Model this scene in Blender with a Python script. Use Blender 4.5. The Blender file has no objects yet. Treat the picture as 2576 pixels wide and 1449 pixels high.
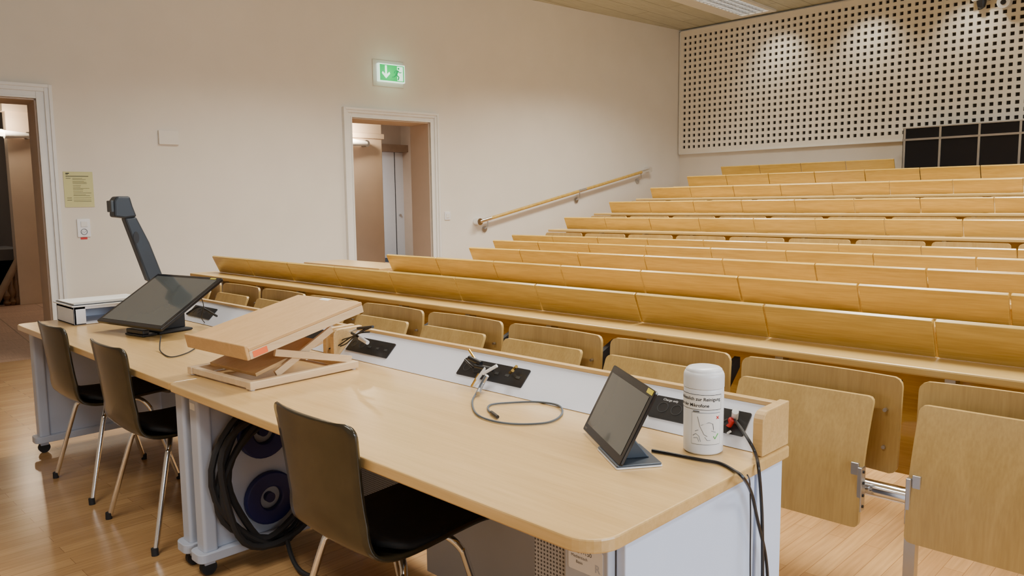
import bpy, bmesh, math, random
from mathutils import Vector, Matrix
random.seed(7)
S=bpy.context.scene; C=S.collection
V=Vector
ORD=['first','second','third','fourth','fifth','sixth','seventh','eighth','ninth','tenth','eleventh','twelfth','thirteenth','fourteenth']
# ---------------- camera calibration ----------------
F=1940.0; H=1.38
D3=V((211,17595,1940)).normalized()
XW=V((1988,190,-1940)); XW=(XW-D3*XW.dot(D3)).normalized()
YW=(-D3).cross(XW)
def ray(px,py):
    c=V((px-1288,py-724.5,F)); return V((XW.dot(c),YW.dot(c),-D3.dot(c)))
CP=V((0,0,H))
def atz(px,py,z): r=ray(px,py); return CP+r*((z-H)/r.z)
def aty(px,py,y): r=ray(px,py); return CP+r*(y/r.y)
def atx(px,py,x): r=ray(px,py); return CP+r*(x/r.x)
cam=bpy.data.cameras.new('camera'); co=bpy.data.objects.new('camera',cam); C.objects.link(co); S.camera=co
cam.sensor_width=36; cam.lens=36*F/2576; cam.clip_start=.05
m=Matrix(((XW.x,-XW.y,-XW.z,0),(YW.x,-YW.y,-YW.z,0),(-D3.x,D3.y,D3.z,H),(0,0,0,1)))
co.matrix_world=m
# side wall frame
WS=V((.112,1,0)).normalized(); WN=V((WS.y,-WS.x,0)); W0=V((-8.2,0,0))
def W(s,n,z): return W0+WS*s+WN*n+V((0,0,z))
def wp(px,py,n=0):
    r=ray(px,py); d=(n-(CP-W0).dot(WN))/r.dot(WN); p=CP+r*d
    return ((p-W0).dot(WS),p.z)
# ---------------- materials ----------------
def newmat(name):
    m=bpy.data.materials.new(name); m.use_nodes=True; nt=m.node_tree; b=nt.nodes['Principled BSDF']; return m,nt,b
def mat(name,col,rough=.5,metal=0,var=.06,scale=8,bump=0,coat=0,emit=0):
    m,nt,b=newmat(name); N=nt.nodes; L=nt.links
    tc=N.new('ShaderNodeTexCoord'); no=N.new('ShaderNodeTexNoise'); no.inputs['Scale'].default_value=scale; no.inputs['Detail'].default_value=4
    L.new(tc.outputs['Object'],no.inputs['Vector'])
    r=N.new('ShaderNodeValToRGB'); r.color_ramp.elements[0].position=.3; r.color_ramp.elements[1].position=.7
    r.color_ramp.elements[0].color=[c*(1-var) for c in col]+[1]; r.color_ramp.elements[1].color=[min(1,c*(1+var)) for c in col]+[1]
    L.new(no.outputs['Fac'],r.inputs['Fac']); L.new(r.outputs['Color'],b.inputs['Base Color'])
    b.inputs['Roughness'].default_value=rough; b.inputs['Metallic'].default_value=metal; b.inputs['Coat Weight'].default_value=coat
    if bump:
        n2=N.new('ShaderNodeTexNoise'); n2.inputs['Scale'].default_value=scale*20; L.new(tc.outputs['Object'],n2.inputs['Vector'])
        bp=N.new('ShaderNodeBump'); bp.inputs['Strength'].default_value=bump; bp.inputs['Distance'].default_value=.002
        L.new(n2.outputs['Fac'],bp.inputs['Height']); L.new(bp.outputs['Normal'],b.inputs['Normal'])
    if emit:
        L.new(r.outputs['Color'],b.inputs['Emission Color']); b.inputs['Emission Strength'].default_value=emit
    return m
def wood(name,c1,c2,axis=0,rough=.35,fine=1.0,coat=.2,world=False):
    m,nt,b=newmat(name); N=nt.nodes; L=nt.links
    tc=N.new('ShaderNodeTexCoord'); mp=N.new('ShaderNodeMapping')
    if world:
        g=N.new('ShaderNodeNewGeometry'); L.new(g.outputs['Position'],mp.inputs['Vector'])
    else: L.new(tc.outputs['Object'],mp.inputs['Vector'])
    sc=[9*fine]*3; sc[axis]=.9*fine; mp.inputs['Scale'].default_value=sc
    n1=N.new('ShaderNodeTexNoise'); n1.inputs['Scale'].default_value=1.2; n1.inputs['Detail'].default_value=3; n1.inputs['Distortion'].default_value=1.5
    L.new(mp.outputs['Vector'],n1.inputs['Vector'])
    mp2=N.new('ShaderNodeMapping'); sc2=[70*fine]*3; sc2[axis]=4*fine; mp2.inputs['Scale'].default_value=sc2
    L.new(mp.inputs['Vector'].links[0].from_socket,mp2.inputs['Vector'])
    n2=N.new('ShaderNodeTexNoise'); n2.inputs['Scale'].default_value=2; n2.inputs['Detail'].default_value=5; L.new(mp2.outputs['Vector'],n2.inputs['Vector'])
    mx=N.new('ShaderNodeMix'); mx.inputs[0].default_value=.45; L.new(n1.outputs['Fac'],mx.inputs[2]); L.new(n2.outputs['Fac'],mx.inputs[3])
    r=N.new('ShaderNodeValToRGB'); r.color_ramp.elements[0].position=.34; r.color_ramp.elements[1].position=.66
    r.color_ramp.elements[0].color=list(c1)+[1]; r.color_ramp.elements[1].color=list(c2)+[1]
    L.new(mx.outputs[0],r.inputs['Fac']); L.new(r.outputs['Color'],b.inputs['Base Color'])
    b.inputs['Roughness'].default_value=rough; b.inputs['Coat Weight'].default_value=coat; b.inputs['Coat Roughness'].default_value=.25
    return m
def brickmat(name,c1,c2,cm,bw,bh,rot,rough,mort=.0015,coat=0,nz=True):
    m,nt,b=newmat(name); N=nt.nodes; L=nt.links
    g=N.new('ShaderNodeNewGeometry'); mp=N.new('ShaderNodeMapping'); mp.inputs['Rotation'].default_value=(0,0,rot)
    L.new(g.outputs['Position'],mp.inputs['Vector'])
    br=N.new('ShaderNodeTexBrick'); br.inputs['Scale'].default_value=1; br.inputs['Brick Width'].default_value=bw; br.inputs['Row Height'].default_value=bh
    br.inputs['Mortar Size'].default_value=mort; br.inputs['Color1'].default_value=list(c1)+[1]; br.inputs['Color2'].default_value=list(c2)+[1]; br.inputs['Mortar'].default_value=list(cm)+[1]
    br.offset=.37; br.inputs['Bias'].default_value=0
    L.new(mp.outputs['Vector'],br.inputs['Vector'])
    mp2=N.new('ShaderNodeMapping'); mp2.inputs['Scale'].default_value=(3,50,3); L.new(mp.outputs['Vector'],mp2.inputs['Vector'])
    n=N.new('ShaderNodeTexNoise'); n.inputs['Scale'].default_value=1.5; n.inputs['Detail'].default_value=5; L.new(mp2.outputs['Vector'],n.inputs['Vector'])
    mx=N.new('ShaderNodeMix'); mx.data_type='RGBA'; mx.blend_type='OVERLAY'; mx.inputs[0].default_value=.35
    L.new(br.outputs['Color'],mx.inputs[6]); L.new(n.outputs['Fac'],mx.inputs[7]); L.new(mx.outputs[2],b.inputs['Base Color'])
    b.inputs['Roughness'].default_value=rough; b.inputs['Coat Weight'].default_value=coat; b.inputs['Coat Roughness'].default_value=.2
    return m
def perfmat(name,col,dark,p,r0):
    m,nt,b=newmat(name); N=nt.nodes; L=nt.links
    tc=N.new('ShaderNodeTexCoord'); sp=N.new('ShaderNodeSeparateXYZ'); L.new(tc.outputs['Object'],sp.inputs[0])
    outs=[]
    for ax in (0,2):
        d=N.new('ShaderNodeMath'); d.operation='DIVIDE'; d.inputs[1].default_value=p; L.new(sp.outputs[ax],d.inputs[0])
        f=N.new('ShaderNodeMath'); f.operation='FRACT'; L.new(d.outputs[0],f.inputs[0])
        s=N.new('ShaderNodeMath'); s.operation='SUBTRACT'; s.inputs[1].default_value=.5; L.new(f.outputs[0],s.inputs[0])
        q=N.new('ShaderNodeMath'); q.operation='MULTIPLY'; L.new(s.outputs[0],q.inputs[0]); L.new(s.outputs[0],q.inputs[1]); outs.append(q)
    a=N.new('ShaderNodeMath'); a.operation='ADD'; L.new(outs[0].outputs[0],a.inputs[0]); L.new(outs[1].outputs[0],a.inputs[1])
    c=N.new('ShaderNodeMath'); c.operation='LESS_THAN'; c.inputs[1].default_value=r0*r0; L.new(a.outputs[0],c.inputs[0])
    mx=N.new('ShaderNodeMix'); mx.data_type='RGBA'; L.new(c.outputs[0],mx.inputs[0]); mx.inputs[6].default_value=list(col)+[1]; mx.inputs[7].default_value=list(dark)+[1]
    L.new(mx.outputs[2],b.inputs['Base Color']); b.inputs['Roughness'].default_value=.4
    return m
M={}
M['wall']=mat('wall_plaster',(.78,.745,.68),.9,var=.02,scale=3,bump=.15)
M['white']=mat('white_paint',(.80,.80,.78),.35,var=.02)
M['cream']=mat('cream_plastic',(.76,.73,.68),.5,var=.02)
M['floor']=brickmat('parquet',(.42,.235,.095),(.53,.315,.13),(.27,.14,.055),.62,.072,math.pi/2,.26,mort=.001,coat=.4)
M['tile']=brickmat('stone_tiles',(.32,.19,.125),(.38,.23,.15),(.16,.10,.06),.6,.6,.1,.5,mort=.006)
M['ceil']=brickmat('ceiling_boards',(.50,.51,.43),(.53,.54,.46),(.26,.26,.22),2.4,.3,math.pi/2,.6,mort=.006)
M['beech']=wood('beech_top',(.57,.36,.13),(.71,.475,.20),0,.28,.7)
M['beechedge']=wood('beech_edge',(.54,.34,.13),(.70,.47,.20),0,.35)
M['honey']=wood('honey_beech',(.48,.30,.055),(.68,.45,.11),0,.26,1,coat=.3,world=True)
M['shelfw']=wood('shelf_beech',(.60,.39,.12),(.74,.51,.18),0,.32,1,world=True)
M['seatw']=wood('seat_plywood',(.44,.28,.085),(.57,.38,.13),2,.38,1,world=True)
M['standw']=wood('stand_wood',(.55,.33,.135),(.67,.42,.185),1,.45,1.5,coat=0)
M['paleply']=wood('pale_ply',(.62,.43,.24),(.73,.55,.34),1,.5,1.5,coat=0)
M['grey']=mat('desk_grey',(.48,.52,.62),.4,var=.02)
M['white_lac']=mat('desk_white',(.66,.77,1.0),.35,var=.02)
M['strip']=mat('strip_white',(.78,.82,.94),.4,var=.015)
M['perf']=perfmat('perforated_grey',(.40,.41,.45),(.05,.05,.06),.009,.30)
M['black']=mat('black_plastic',(.012,.012,.014),.35,var=.2)
M['blackm']=mat('black_matt',(.015,.015,.017),.7,var=.2)
M['bluegrey']=mat('charcoal_grey_metal',(.042,.054,.072),.4,metal=.2)
M['screen']=mat('dark_screen_glass',(.085,.095,.095),.10,var=.1,scale=2,coat=.5)
M['bezel']=mat('black_bezel',(.008,.008,.01),.2)
M['chrome']=mat('chrome',(.86,.87,.90),.14,metal=1)
M['steel']=mat('brushed_steel',(.52,.52,.53),.35,metal=1)
M['shell']=mat('olive_brown_shell',(.026,.020,.010),.28,var=.3,scale=14,coat=.3)
M['pad']=mat('black_upholstery',(.006,.005,.005),.85,var=.3,scale=30,bump=.3)
M['hole']=mat('hole_dark',(.03,.025,.02),.9)
M['acou']=mat('acoustic_panel',(.86,.83,.76),.7,var=.02)
M['darkglass']=mat('booth_black',(.006,.006,.008),.15)
M['pink']=mat('hall_plaster',(.64,.51,.40),.9,var=.05,scale=2)
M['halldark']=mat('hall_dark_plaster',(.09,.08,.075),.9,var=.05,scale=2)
M['darkwood']=wood('dark_wood',(.13,.065,.028),(.21,.115,.05),2,.4)
M['stonefr']=mat('brown_stone_frame',(.30,.20,.13),.7,var=.08)
M['bulb']=mat('lamp_glow',(1,.82,.55),.5,emit=9)
M['lampdiff']=mat('lamp_diffuser',(1,.95,.85),.5,emit=1.0)
M['green']=mat('exit_green',(.0,.40,.09),.4,emit=1.2,var=.01)
M['exitwhite']=mat('exit_white',(.75,1,.85),.4,emit=1.4,var=.01)
M['yellow']=mat('notice_paper',(.64,.64,.33),.8,var=.02)
M['ink']=mat('ink',(.008,.008,.008),.7)
M['paperw']=mat('white_paper',(.85,.85,.85),.7,var=.01)
M['orange']=mat('orange_sticker',(.9,.16,.04),.6)
M['red']=mat('red_label',(.6,.02,.02),.5)
M['ysticker']=mat('yellow_sticker',(.75,.65,.05),.5)
M['blue']=mat('dark_blue_plastic',(.010,.013,.105),.45)
M['gold']=mat('gold_plug',(.8,.55,.15),.25,metal=1)
M['greyrub']=mat('grey_cable',(.08,.10,.125),.5)
M['sockgrey']=mat('socket_grey',(.035,.037,.04),.5)
M['whitepl']=mat('white_plastic',(.82,.84,.88),.3,var=.01)
M['linegreen']=mat('tick_green',(.1,.5,.1),.6)
M['clear']=mat('acrylic_plate',(.70,.70,.64),.15,var=.01)
# ---------------- mesh helpers ----------------
def B(): return bmesh.new()
def pr(bm,A,Bp):
    a=[bm.verts.new(p) for p in A]; b=[bm.verts.new(p) for p in Bp]; n=len(a)
    bm.faces.new(a[::-1]); bm.faces.new(b)
    for i in range(n): bm.faces.new((a[i],a[(i+1)%n],b[(i+1)%n],b[i]))
def box(bm,x0,x1,y0,y1,z0,z1):
    pr(bm,[(x0,y0,z0),(x1,y0,z0),(x1,y1,z0),(x0,y1,z0)],[(x0,y0,z1),(x1,y0,z1),(x1,y1,z1),(x0,y1,z1)])
def mbox(bm,Mx,x0,x1,y0,y1,z0,z1):
    pr(bm,[Mx@V(p) for p in [(x0,y0,z0),(x1,y0,z0),(x1,y1,z0),(x0,y1,z0)]],[Mx@V(p) for p in [(x0,y0,z1),(x1,y0,z1),(x1,y1,z1),(x0,y1,z1)]])
def rrect(x0,x1,y0,y1,r,seg=6):
    if not hasattr(r,'__len__'): r=[r]*4
    out=[]
    for (cx,cy,a0,rr) in ((x1-r[0],y0+r[0],-90,r[0]),(x1-r[1],y1-r[1],0,r[1]),(x0+r[2],y1-r[2],90,r[2]),(x0+r[3],y0+r[3],180,r[3])):
        for i in range(seg+1):
            a=math.radians(a0+90*i/seg); out.append((cx+rr*math.cos(a),cy+rr*math.sin(a)))
    return out
def prz(bm,pts,z0,z1): pr(bm,[(x,y,z0) for x,y in pts],[(x,y,z1) for x,y in pts])
def prx(bm,pts,x0,x1): pr(bm,[(x0,y,z) for y,z in pts],[(x1,y,z) for y,z in pts])
def prm(bm,Mx,pts,z0,z1): pr(bm,[Mx@V((x,y,z0)) for x,y in pts],[Mx@V((x,y,z1)) for x,y in pts])
def wbox(bm,s0,s1,n0,n1,z0,z1):
    pr(bm,[W(s0,n0,z0),W(s1,n0,z0),W(s1,n1,z0),W(s0,n1,z0)],[W(s0,n0,z1),W(s1,n0,z1),W(s1,n1,z1),W(s0,n1,z1)])
def wpoly(bm,pts,n0,n1): pr(bm,[W(s,n0,z) for s,z in pts],[W(s,n1,z) for s,z in pts])
def tube(bm,pts,r,seg=8,closed=False):
    pts=[V(p) for p in pts]; n=len(pts); rings=[]; up=None
    for i,p in enumerate(pts):
        if closed: t=(pts[(i+1)%n]-pts[i-1]).normalized()
        else: t=(pts[min(i+1,n-1)]-pts[max(i-1,0)]).normalized()
        if up is None: up=V((0,0,1)) if abs(t.z)<.9 else V((1,0,0))
        a=t.cross(up).normalized(); up=a.cross(t).normalized()
        rr=r[i] if hasattr(r,'__len__') else r
        rings.append([bm.verts.new(p+a*rr*math.cos(2*math.pi*k/seg)+up*rr*math.sin(2*math.pi*k/seg)) for k in range(seg)])
    for i in range(n if closed else n-1):
        A=rings[i];Bq=rings[(i+1)%n]
        for k in range(seg): bm.faces.new((A[k],A[(k+1)%seg],Bq[(k+1)%seg],Bq[k]))
    if not closed: bm.faces.new(rings[0][::-1]); bm.faces.new(rings[-1])
def cat(pts,n=8,closed=False):
    pts=[V(p) for p in pts]; out=[]; N=len(pts)
    for i in range(N if closed else N-1):
        p1=pts[i];p2=pts[(i+1)%N]; p0=pts[i-1] if (closed or i>0) else p1; p3=pts[(i+2)%N] if (closed or i+2<N) else p2
        for k in range(n):
            t=k/n; out.append(.5*((2*p1)+(p2-p0)*t+(2*p0-5*p1+4*p2-p3)*t*t+(3*p1-p0-3*p2+p3)*t**3))
    if not closed: out.append(pts[-1])
    return out
def lathe(bm,prof,c,seg=32):
    rings=[[bm.verts.new((c[0]+r*math.cos(2*math.pi*k/seg),c[1]+r*math.sin(2*math.pi*k/seg),c[2]+z)) for k in range(seg)] for r,z in prof]
    for A,Bq in zip(rings,rings[1:]):
        for k in range(seg): bm.faces.new((A[k],A[(k+1)%seg],Bq[(k+1)%seg],Bq[k]))
    bm.faces.new(rings[0][::-1]); bm.faces.new(rings[-1])
def cyl(bm,a,b,r,seg=16): tube(bm,[a,b],r,seg)
def ring(bm,c,ax_u,ax_v,ro,ri,th,seg=28):
    c=V(c);u=V(ax_u).normalized();v=V(ax_v).normalized();w=u.cross(v)
    R=[]
    for k in range(seg):
        a=2*math.pi*k/seg; d=u*math.cos(a)+v*math.sin(a)
        R.append([bm.verts.new(c+d*ro-w*th/2),bm.verts.new(c+d*ro+w*th/2),bm.verts.new(c+d*ri+w*th/2),bm.verts.new(c+d*ri-w*th/2)])
    for k in range(seg):
        A=R[k];Q=R[(k+1)%seg]
        for j in range(4): bm.faces.new((A[j],Q[j],Q[(j+1)%4],A[(j+1)%4]))
def acc(o):
    p=V((0,0,0))
    while o: p=p+V(o.location); o=o.parent
    return p
def obj(name,bm,mt,parent=None,bevel=0,smooth=False,label=None,origin=None):
    bmesh.ops.recalc_face_normals(bm,faces=bm.faces)
    if parent is not None: off=acc(parent)
    elif origin is not None: off=V(origin)
    else: off=V((0,0,0))
    bmesh.ops.translate(bm,verts=bm.verts,vec=-off)
    me=bpy.data.meshes.new(name); bm.to_mesh(me); bm.free()
    me.materials.append(M[mt] if isinstance(mt,str) else mt)
    o=bpy.data.objects.new(name,me); C.objects.link(o)
    if parent is not None: o.parent=parent
    elif origin is not None: o.location=origin
    if smooth:
        for p in me.polygons: p.use_smooth=True
        me.set_sharp_from_angle(angle=math.radians(40))
    if bevel:
        b=o.modifiers.new('bevel','BEVEL'); b.width=bevel; b.segments=2; b.limit_method='ANGLE'; b.angle_limit=math.radians(40)
    if label: o['label']=label
    return o
def tag(o,label,cat_,group=None):
    o['label']=label; o['category']=cat_
    if group: o['group']=group
    return o
def thing(name,label,cat_,loc=(0,0,0),group=None):
    o=bpy.data.objects.new(name,None); o.empty_display_size=.1; C.objects.link(o); o.location=loc; return tag(o,label,cat_,group)
def struct(name,bm,mt,parent=None,**k):
    o=obj(name,bm,mt,parent,**k)
    if parent is None: o['kind']='structure'
    return o
def dup(root,loc,label,rz=None):
    r=root.copy(); C.objects.link(r); r.location=loc; r['label']=label
    if rz is not None: r.rotation_euler=(0,0,rz)
    for ch in list(root.children):
        c=ch.copy(); C.objects.link(c); c.parent=r
        for g in ch.children:
            d=g.copy(); C.objects.link(d); d.parent=c
    return r
def textmesh(body,size,align='CENTER',bold=0):
    cu=bpy.data.curves.new('t','FONT'); cu.body=body; cu.size=1; cu.align_x=align; cu.align_y='CENTER'; cu.offset=bold
    o=bpy.data.objects.new('t',cu); C.objects.link(o); bpy.context.view_layer.update()
    dg=bpy.context.evaluated_depsgraph_get(); me=bpy.data.meshes.new_from_object(o.evaluated_get(dg))
    bm=bmesh.new(); bm.from_mesh(me); bpy.data.objects.remove(o); bpy.data.meshes.remove(me)
    for v in bm.verts: v.co*=size
    return bm
def text(name,body,size,Mx,mt,parent,fn=None,align='CENTER',bold=0):
    bm=textmesh(body,size,align,bold)
    for v in bm.verts: v.co=fn(v.co) if fn else Mx@v.co
    return obj(name,bm,mt,parent)
def frame(o,x,y):
    x=V(x).normalized(); z=x.cross(V(y)).normalized(); y=z.cross(x)
    return Matrix(((x.x,y.x,z.x,o[0]),(x.y,y.y,z.y,o[1]),(x.z,y.z,z.z,o[2]),(0,0,0,1)))
# ================= SETTING =================
YB=11.03; ZC=aty(1710,78,YB).z
def wallx(y): return -8.2+.112*y
XR=5.5; YF=-3.5
b=B(); prz(b,[(wallx(YF)-.1,YF),(XR,YF),(XR,YB+.1),(wallx(YB)-.1,YB+.1)],-.1,0); struct('floor',b,'floor')
YK=[2.79+.835*k for k in range(10)]
ZT=[.98,.992,1.008,1.02,1.03,1.205,1.38,1.558,1.72,1.873]
tb=[0,0,0,0,0]+[z-.98 for z in ZT[5:]]
b=B()
for k in range(5,10):
    y0=YK[k-1]+.05; y1=YB if k==9 else YK[k]+.05
    prz(b,[(wallx(y0)+.01,y0),(3.2,y0),(3.2,y1),(wallx(y1)+.01,y1)],0.001,tb[k])
struct('floor_tiers',b,'floor')
b=B(); prz(b,[(-17,YF-.2),(XR+.1,YF-.2),(XR+.1,YB+.2),(-17,YB+.2)],ZC,ZC+.1); struct('ceiling',b,'ceil')
d1=(1.03,wp(101,400)[0]); d2=(wp(888,450)[0],wp(1083,450)[0])
zt1=wp(100,249)[1]; zt2=wp(890,296)[1]
smax=YB*1.0063+.2
b=B()
wbox(b,-3.8,d1[0],-.42,0,0,ZC); wbox(b,d1[0],d1[1],-.42,0,zt1,ZC); wbox(b,d1[1],d2[0],-.42,0,0,ZC)
wbox(b,d2[0],d2[1],-.42,0,zt2,ZC); wbox(b,d2[1],smax,-.42,0,0,ZC)
struct('wall_left',b,'wall')
b=B(); box(b,wallx(YB)-.6,XR+.2,YB,YB+.2,0,ZC); struct('wall_back',b,'wall')
b=B(); box(b,XR,XR+.2,YF-.2,YB+.2,0,ZC); struct('wall_right',b,'wall')
b=B(); box(b,-9.2,XR+.2,YF-.2,YF,0,ZC); struct('wall_front',b,'wall')
def casing(name,sa,sb,zt,w):
    b=B()
    for (a,c,n) in ((0,w,.022),(w*.55,w,.04),(w*.85,w+.012,.052),(0,.018,.03)):
        wbox(b,sa-c,sa-a,.0005,n,0,zt+c); wbox(b,sb+a,sb+c,.0005,n,0,zt+c); wbox(b,sa-a,sb+a,.0005,n,zt+a,zt+c)
    struct(name,b,'white',bevel=.003)
casing('trim_1',d1[0],d1[1],zt1,.115); casing('trim_2',d2[0],d2[1],zt2,.10)
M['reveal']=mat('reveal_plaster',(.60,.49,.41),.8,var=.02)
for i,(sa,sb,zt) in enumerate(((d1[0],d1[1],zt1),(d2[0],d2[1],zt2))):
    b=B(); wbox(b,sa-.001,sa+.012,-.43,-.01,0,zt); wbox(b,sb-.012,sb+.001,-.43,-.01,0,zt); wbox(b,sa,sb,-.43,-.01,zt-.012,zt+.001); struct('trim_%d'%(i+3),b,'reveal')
# acoustic perforated panel (real holes)
pz0=aty(1712,387,YB-.05).z; pz1=aty(1712,82,YB-.05).z
P=.090; px0=wallx(YB)+.06; b=B(); yf=YB-.05; yb_=YB-.02
nz=int((pz1-pz0-.04)/P); nx=int(5.8/P); hs=.046
zz=pz0+(pz1-pz0-nz*P)/2
def q(bm,pts): bm.faces.new([bm.verts.new(p) for p in pts])
q(b,[(px0-.04,yf,pz0),(px0+nx*P,yf,pz0),(px0+nx*P,yf,zz),(px0-.04,yf,zz)])
q(b,[(px0-.04,yf,zz+nz*P),(px0+nx*P,yf,zz+nz*P),(px0+nx*P,yf,pz1),(px0-.04,yf,pz1)])
q(b,[(px0-.04,yf,zz),(px0,yf,zz),(px0,yf,zz+nz*P),(px0-.04,yf,zz+nz*P)])
q(b,[(px0-.04,yf,pz0),(px0+nx*P,yf,pz0),(px0+nx*P,YB-.001,pz0),(px0-.04,YB-.001,pz0)])
for i in range(nx):
    for j in range(nz):
        x=px0+i*P; z=zz+j*P; a=(P-hs)/2; X=[x,x+a,x+a+hs,x+P]; Z=[z,z+a,z+a+hs,z+P]
        q(b,[(X[0],yf,Z[0]),(X[3],yf,Z[0]),(X[3],yf,Z[1]),(X[0],yf,Z[1])]); q(b,[(X[0],yf,Z[2]),(X[3],yf,Z[2]),(X[3],yf,Z[3]),(X[0],yf,Z[3])])
        q(b,[(X[0],yf,Z[1]),(X[1],yf,Z[1]),(X[1],yf,Z[2]),(X[0],yf,Z[2])]); q(b,[(X[2],yf,Z[1]),(X[3],yf,Z[1]),(X[3],yf,Z[2]),(X[2],yf,Z[2])])
        q(b,[(X[1],yf,Z[1]),(X[2],yf,Z[1]),(X[2],yb_,Z[1]),(X[1],yb_,Z[1])]); q(b,[(X[1],yf,Z[2]),(X[2],yf,Z[2]),(X[2],yb_,Z[2]),(X[1],yb_,Z[2])])
        q(b,[(X[1],yf,Z[1]),(X[1],yf,Z[2]),(X[1],yb_,Z[2]),(X[1],yb_,Z[1])]); q(b,[(X[2],yf,Z[1]),(X[2],yf,Z[2]),(X[2],yb_,Z[2]),(X[2],yb_,Z[1])])
ap=thing('acoustic_panel','cream acoustic wall panel with square holes on the back wall','wall panel',(px0+2,YB-.05,pz0))
obj('perforated_sheet',b,'acou',ap)
b=B(); box(b,px0-.03,px0+nx*P,YB-.02,YB-.004,pz0+.01,pz1-.01); obj('backing',b,'hole',ap)
b=B()
for i in (14,28,42,56): box(b,px0+i*P-.003,px0+i*P+.003,yf-.002,yf+.001,pz0,pz1)
box(b,px0-.05,px0-.038,yf-.012,YB-.002,pz0-.01,pz1+.01); box(b,px0-.05,px0+nx*P,yf-.012,yf,pz0-.014,pz0); box(b,px0-.05,px0+nx*P,yf-.012,yf,pz1,pz1+.012)
obj('edge_strip',b,'white',ap)
# ================= HALL beyond doors =================
b=B(); prz(b,[(-17,YF),(wallx(YF)-.1,YF),(wallx(YB)-.1,YB+.1),(-17,YB+.1)],-.1,-.001); struct('floor_hall',b,'tile')
b=B(); box(b,-16.6,-16.4,4.5,13,0,ZC); box(b,-17,-8.2,12.6,12.8,0,ZC); struct('wall_hall',b,'pink')
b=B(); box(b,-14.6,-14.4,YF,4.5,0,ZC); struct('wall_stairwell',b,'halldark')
b=B(); box(b,-10.5,-9.9,6.1,7.24,0,3.2); box(b,-10.53,-9.87,6.07,7.27,2.38,2.46); box(b,-10.55,-9.83,6.03,7.31,3.0,3.2); struct('wall_pillar',b,'pink',bevel=.01)
p=atz(52,767,0); b=B(); box(b,p.x-.16,p.x,p.y,p.y+.5,0,3.4); box(b,p.x-.19,p.x+.04,p.y-.04,p.y+.54,2.75,3.4); struct('wall_corner',b,'pink')
pw=p
b=B(); pa=atx(968,500,-16.35); pb=atx(1020,500,-16.35); ym=(pa.y+pb.y)/2
dw=thing('hall_door','white double door in a brown frame seen through the second doorway','door',(-16.38,ym,0)); 
box(b,-16.38,-16.34,pa.y-.6,pb.y,0,2.72); obj('door_leaf',b,'whitepl',dw,bevel=.005)
b=B(); box(b,-16.34,-16.335,ym-.01,ym+.01,0,2.72); obj('door_seam',b,'blackm',dw)
b=B(); pc=atx(1042,500,-16.35); box(b,-16.39,-16.1,pb.y,pc.y,0,2.72); obj('door_frame',b,'darkwood',dw)
b=B(); box(b,-16.39,-16.1,pa.y-.8,pc.y,2.72,2.90); obj('door_lintel',b,'stonefr',dw)
b=B(); cyl(b,(-16.34,ym+.12,1.1),(-16.29,ym+.12,1.1),.03); obj('door_handle',b,'steel',dw)
def sconce(px,py,x,label,name='wall_sconce',e=45):
    c=atx(px,py,x); t=thing(name,label,'lamp',(x,c.y,c.z))
    b=B(); cyl(b,(x,c.y,c.z),(x+.12,c.y,c.z),.05); obj('mount',b,'steel',t,smooth=True)
    b=B(); tube(b,[(x+.1,c.y,c.z),(x+.12,c.y-.3,c.z)],[.035,.06],16); obj('lamp_arm',b,'white',t,smooth=True)
    b=B(); lathe(b,[(.0,0),(.05,.01),(.06,.05),(.03,.09),(0,.1)],(x+.12,c.y-.33,c.z-.03),16); obj('bulb',b,'bulb',t,smooth=True)
    l=bpy.data.lights.new('sconce_light','POINT'); l.energy=e; l.color=(1,.80,.56); l.shadow_soft_size=.06
    lo=bpy.data.objects.new('sconce_light',l); C.objects.link(lo); lo.location=(x+.25,c.y-.33,c.z+.15)
sconce(66,342,pw.x,'brushed cylindrical wall lamp glowing beside the left doorway',e=22)
sconce(912,362,-9.9,'small glowing wall lamp on the pillar behind the second doorway',e=45)
st=thing('staircase','dark wooden stair railing with balusters seen through the left doorway','staircase',(-13.2,2.4,0))
r0=atx(-10,760,-12.9); r1=atx(85,580,-12.9)
b=B(); tube(b,[r0,r1],.05,10); tube(b,[r1,r1+V((0,.1,.03)),r1+V((0,.16,-.08))],.06,10); obj('handrail',b,'stonefr',st,smooth=True)
for i in range(9):
    t=i/8; p=r0.lerp(r1,t)
    if p.z<.25: continue
    b=B(); hb=p.z
    lathe(b,[(.03,0.002),(.055,.12*hb),(.03,.25*hb),(.06,.45*hb),(.03,.7*hb),(.04,.85*hb),(.025,hb)],(p.x,p.y,0),10); obj('baluster',b,'darkwood',st,smooth=True)
b=B()
for i in range(5): box(b,-14.3,-13.05,1.2+i*.3,3.1,0.001,.16*(i+1))
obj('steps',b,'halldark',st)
# ================= wall fittings =================
def wq(name,mt,px0,py0,px1,py1,n0,n1,parent=None,bevel=.003):
    a=wp(px0,(py0+py1)/2,0); c=wp(px1,(py0+py1)/2,0); zt=wp((px0+px1)/2,py0)[1]; zb=wp((px0+px1)/2,py1)[1]
    b=B(); wbox(b,a[0],c[0],n0,n1,zb,zt); return obj(name,b,mt,parent,bevel=bevel),(a[0],c[0],zb,zt)
o,_=wq('wall_box','cream',398,329,448,364,.001,.025); tag(o,'white rectangular cover plate on the wall between the doorways','cover plate')
t=thing('light_switch','small square light switch right of the second doorway','switch',W(*[wp(1125,543)[0],0,wp(1125,543)[1]]))
o,e=wq('switch_plate','whitepl',1118,533,1132,553,.001,.012,t); o,_=wq('rocker','white',1121,538,1129,548,.0121,.018,t,.001)
t=thing('switch_panel','white double switch and socket plate under the yellow notice','switch',W(wp(210,575)[0],0,wp(210,575)[1]))
o,e=wq('switch_plate','whitepl',194,551,227,596,.001,.012,t); wq('rocker','white',203,557,219,570,.0121,.018,t,.001)
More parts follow.
